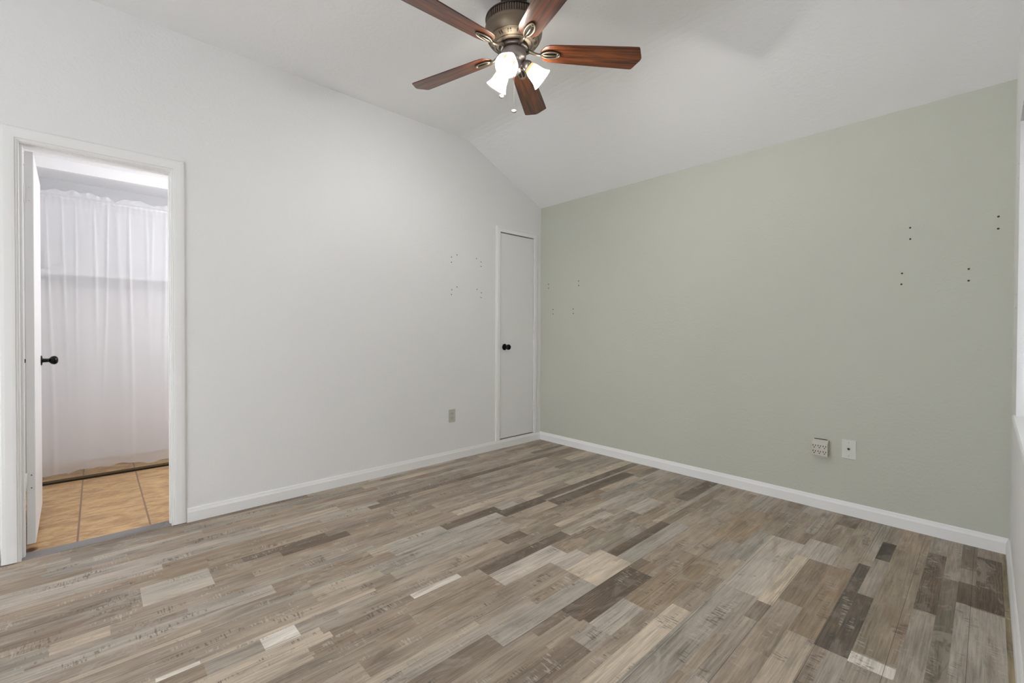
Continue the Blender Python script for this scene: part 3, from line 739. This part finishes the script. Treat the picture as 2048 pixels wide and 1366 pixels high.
def arm_mesh():
    m = MB()
    # oval loop with centre rib, under the blade
    loop = [(.193+.047*math.cos(a), .0205*math.sin(a), -.0065+.001*math.cos(a)) for a in [2*PI*k/40 for k in range(40)]]
    m.tube(loop, .0042, 8, closed=True)
    m.tube([(.146, 0, -.007), (.17, 0, -.0085), (.20, 0, -.0085), (.226, 0, -.007)], [.005, .0045, .0038, .003], 8)
    m.tube([(.226, 0, -.0065), (.232, .012, -.006)], .0032, 6); m.tube([(.226, 0, -.0065), (.232, -.012, -.006)], .0032, 6)
    # pad against the blade
    rim = [(.193+.050*math.cos(a), .0235*math.sin(a)) for a in [2*PI*k/36 for k in range(36)]]
    m.prism([(x, y) for x, y in rim], 2, -.0042, 0, mi=1)
    # arm to hub
    pts = [(.150, 0, -.007), (.128, 0, -.008), (.108, 0, -.003), (.090, 0, .006), (.068, 0, .012)]
    m.tube(pts, [.0072, .0065, .0075, .0095, .0115], 12)
    return m
bl0 = arm0 = None
for k in range(5):
    Mb = T(0, 0, D) @ RZ(TH+k*2*PI/5) @ RX(math.radians(-12))
    if bl0 is None:
        bl0 = blade_mesh().build('fan_blade', [WOOD], fan, Mb); arm0 = arm_mesh().build('blade_arm', [IRON, DBRONZE], fan, Mb)
    else:
        for src in (bl0, arm0):
            c = src.copy(); COL.objects.link(c); c.parent = fan; c.matrix_local = Mb
# shades: axis along local x, neck at 0
def shade_prof(): return [(.0, .0235), (.004, .0255), (.014, .0300), (.028, .0345), (.045, .0375), (.062, .0405), (.078, .0455), (.092, .0525), (.100, .0575)]
for ang_, tilt, rb in ((60, 38, .076), (180, 45, .066), (-60, 50, .058)):
    a = math.radians(ang_); t = math.radians(tilt)
    ax = Vector((math.cos(a)*math.cos(t), math.sin(a)*math.cos(t), -math.sin(t)))
    side = Vector((-math.sin(a), math.cos(a), 0)); up_ = ax.cross(side)
    base = Vector((math.cos(a)*rb, math.sin(a)*rb, D-.062))
    Ms = Matrix(((ax.x, side.x, up_.x, base.x), (ax.y, side.y, up_.y, base.y), (ax.z, side.z, up_.z, base.z), (0, 0, 0, 1)))
    L2X = RY(PI/2)     # lathe axis z -> local x
    m = MB(); m.lathe([(0, -.030), (.012, -.030), (.020, -.022), (.0275, -.008), (.0285, .004), (.0275, .006)], 28, L2X)
    m.tube([(-.024, 0, 0), (-.036, 0, .004), (-.044, 0, .009)], .007, 10)
    m.tube([(.0, .027, 0), (.0, .036, 0)], .0025, 8); m.tube([(.0, -.027, 0), (.0, -.036, 0)], .0025, 8)
    m.build('shade_holder', [KIT], fan, Ms)
    m = MB(); m.lathe([(r, x) for x, r in shade_prof()], 40, L2X); m.lathe([(r-.002, x) for x, r in shade_prof()[::-1]] , 40, L2X)
    m.lathe([(shade_prof()[-1][1], shade_prof()[-1][0]), (shade_prof()[-1][1]-.001, shade_prof()[-1][0]+.001), (shade_prof()[-1][1]-.002, shade_prof()[-1][0])], 40, L2X)
    s_ = m.build('glass_shade', [SHADE], fan, Ms)
    m = MB(); m.lathe([(0, .0), (.011, .0), (.012, .018), (.017, .032), (.0215, .046), (.0225, .056), (.0195, .068), (.011, .076), (0, .0785)], 24, L2X)
    m.build('bulb', [BULBM], s_)
# pull chains
for (x, y, z), (sx, sy) in (((1.491-FX, -1.887-FY, 2.365-HC), (-.035, -.030)), ((1.536-FX, -1.840-FY, 2.289-HC), (-.004, .006))):
    m = MB(); z0 = D-.05 if sx < -.01 else D-.12
    n = int((z0-z)/.0045)
    for i in range(n):
        t = i/max(1, n-1); f = min(1, t*5)
        cx_, cy_ = sx+(x-sx)*f, sy+(y-sy)*f
        zc = z0+(z+.014-z0)*t
        m.add([(cx_+a*.0016, cy_+b*.0016, zc+c*.0019) for a, b, c in ((1, 0, 0), (0, 1, 0), (-1, 0, 0), (0, -1, 0), (0, 0, 1), (0, 0, -1))], [(0, 1, 4), (1, 2, 4), (2, 3, 4), (3, 0, 4), (1, 0, 5), (2, 1, 5), (3, 2, 5), (0, 3, 5)], 0, True)
    ch = m.build('pull_chain', [CHROME], fan)
    vd = Vector((CAM.x-FX-x, CAM.y-FY-y, 0)); a = math.atan2(vd.y, vd.x)
    m = MB(); m.lathe([(0, -.004), (.010, -.004), (.0135, -.002), (.0135, .002), (.010, .004), (.007, .0028), (0, .0034)], 28, T(x, y, z) @ RZ(a) @ RY(PI/2-.5)); m.build('chain_medallion', [mat('aged_metal', (.30, .29, .27), .4, .7)], ch)
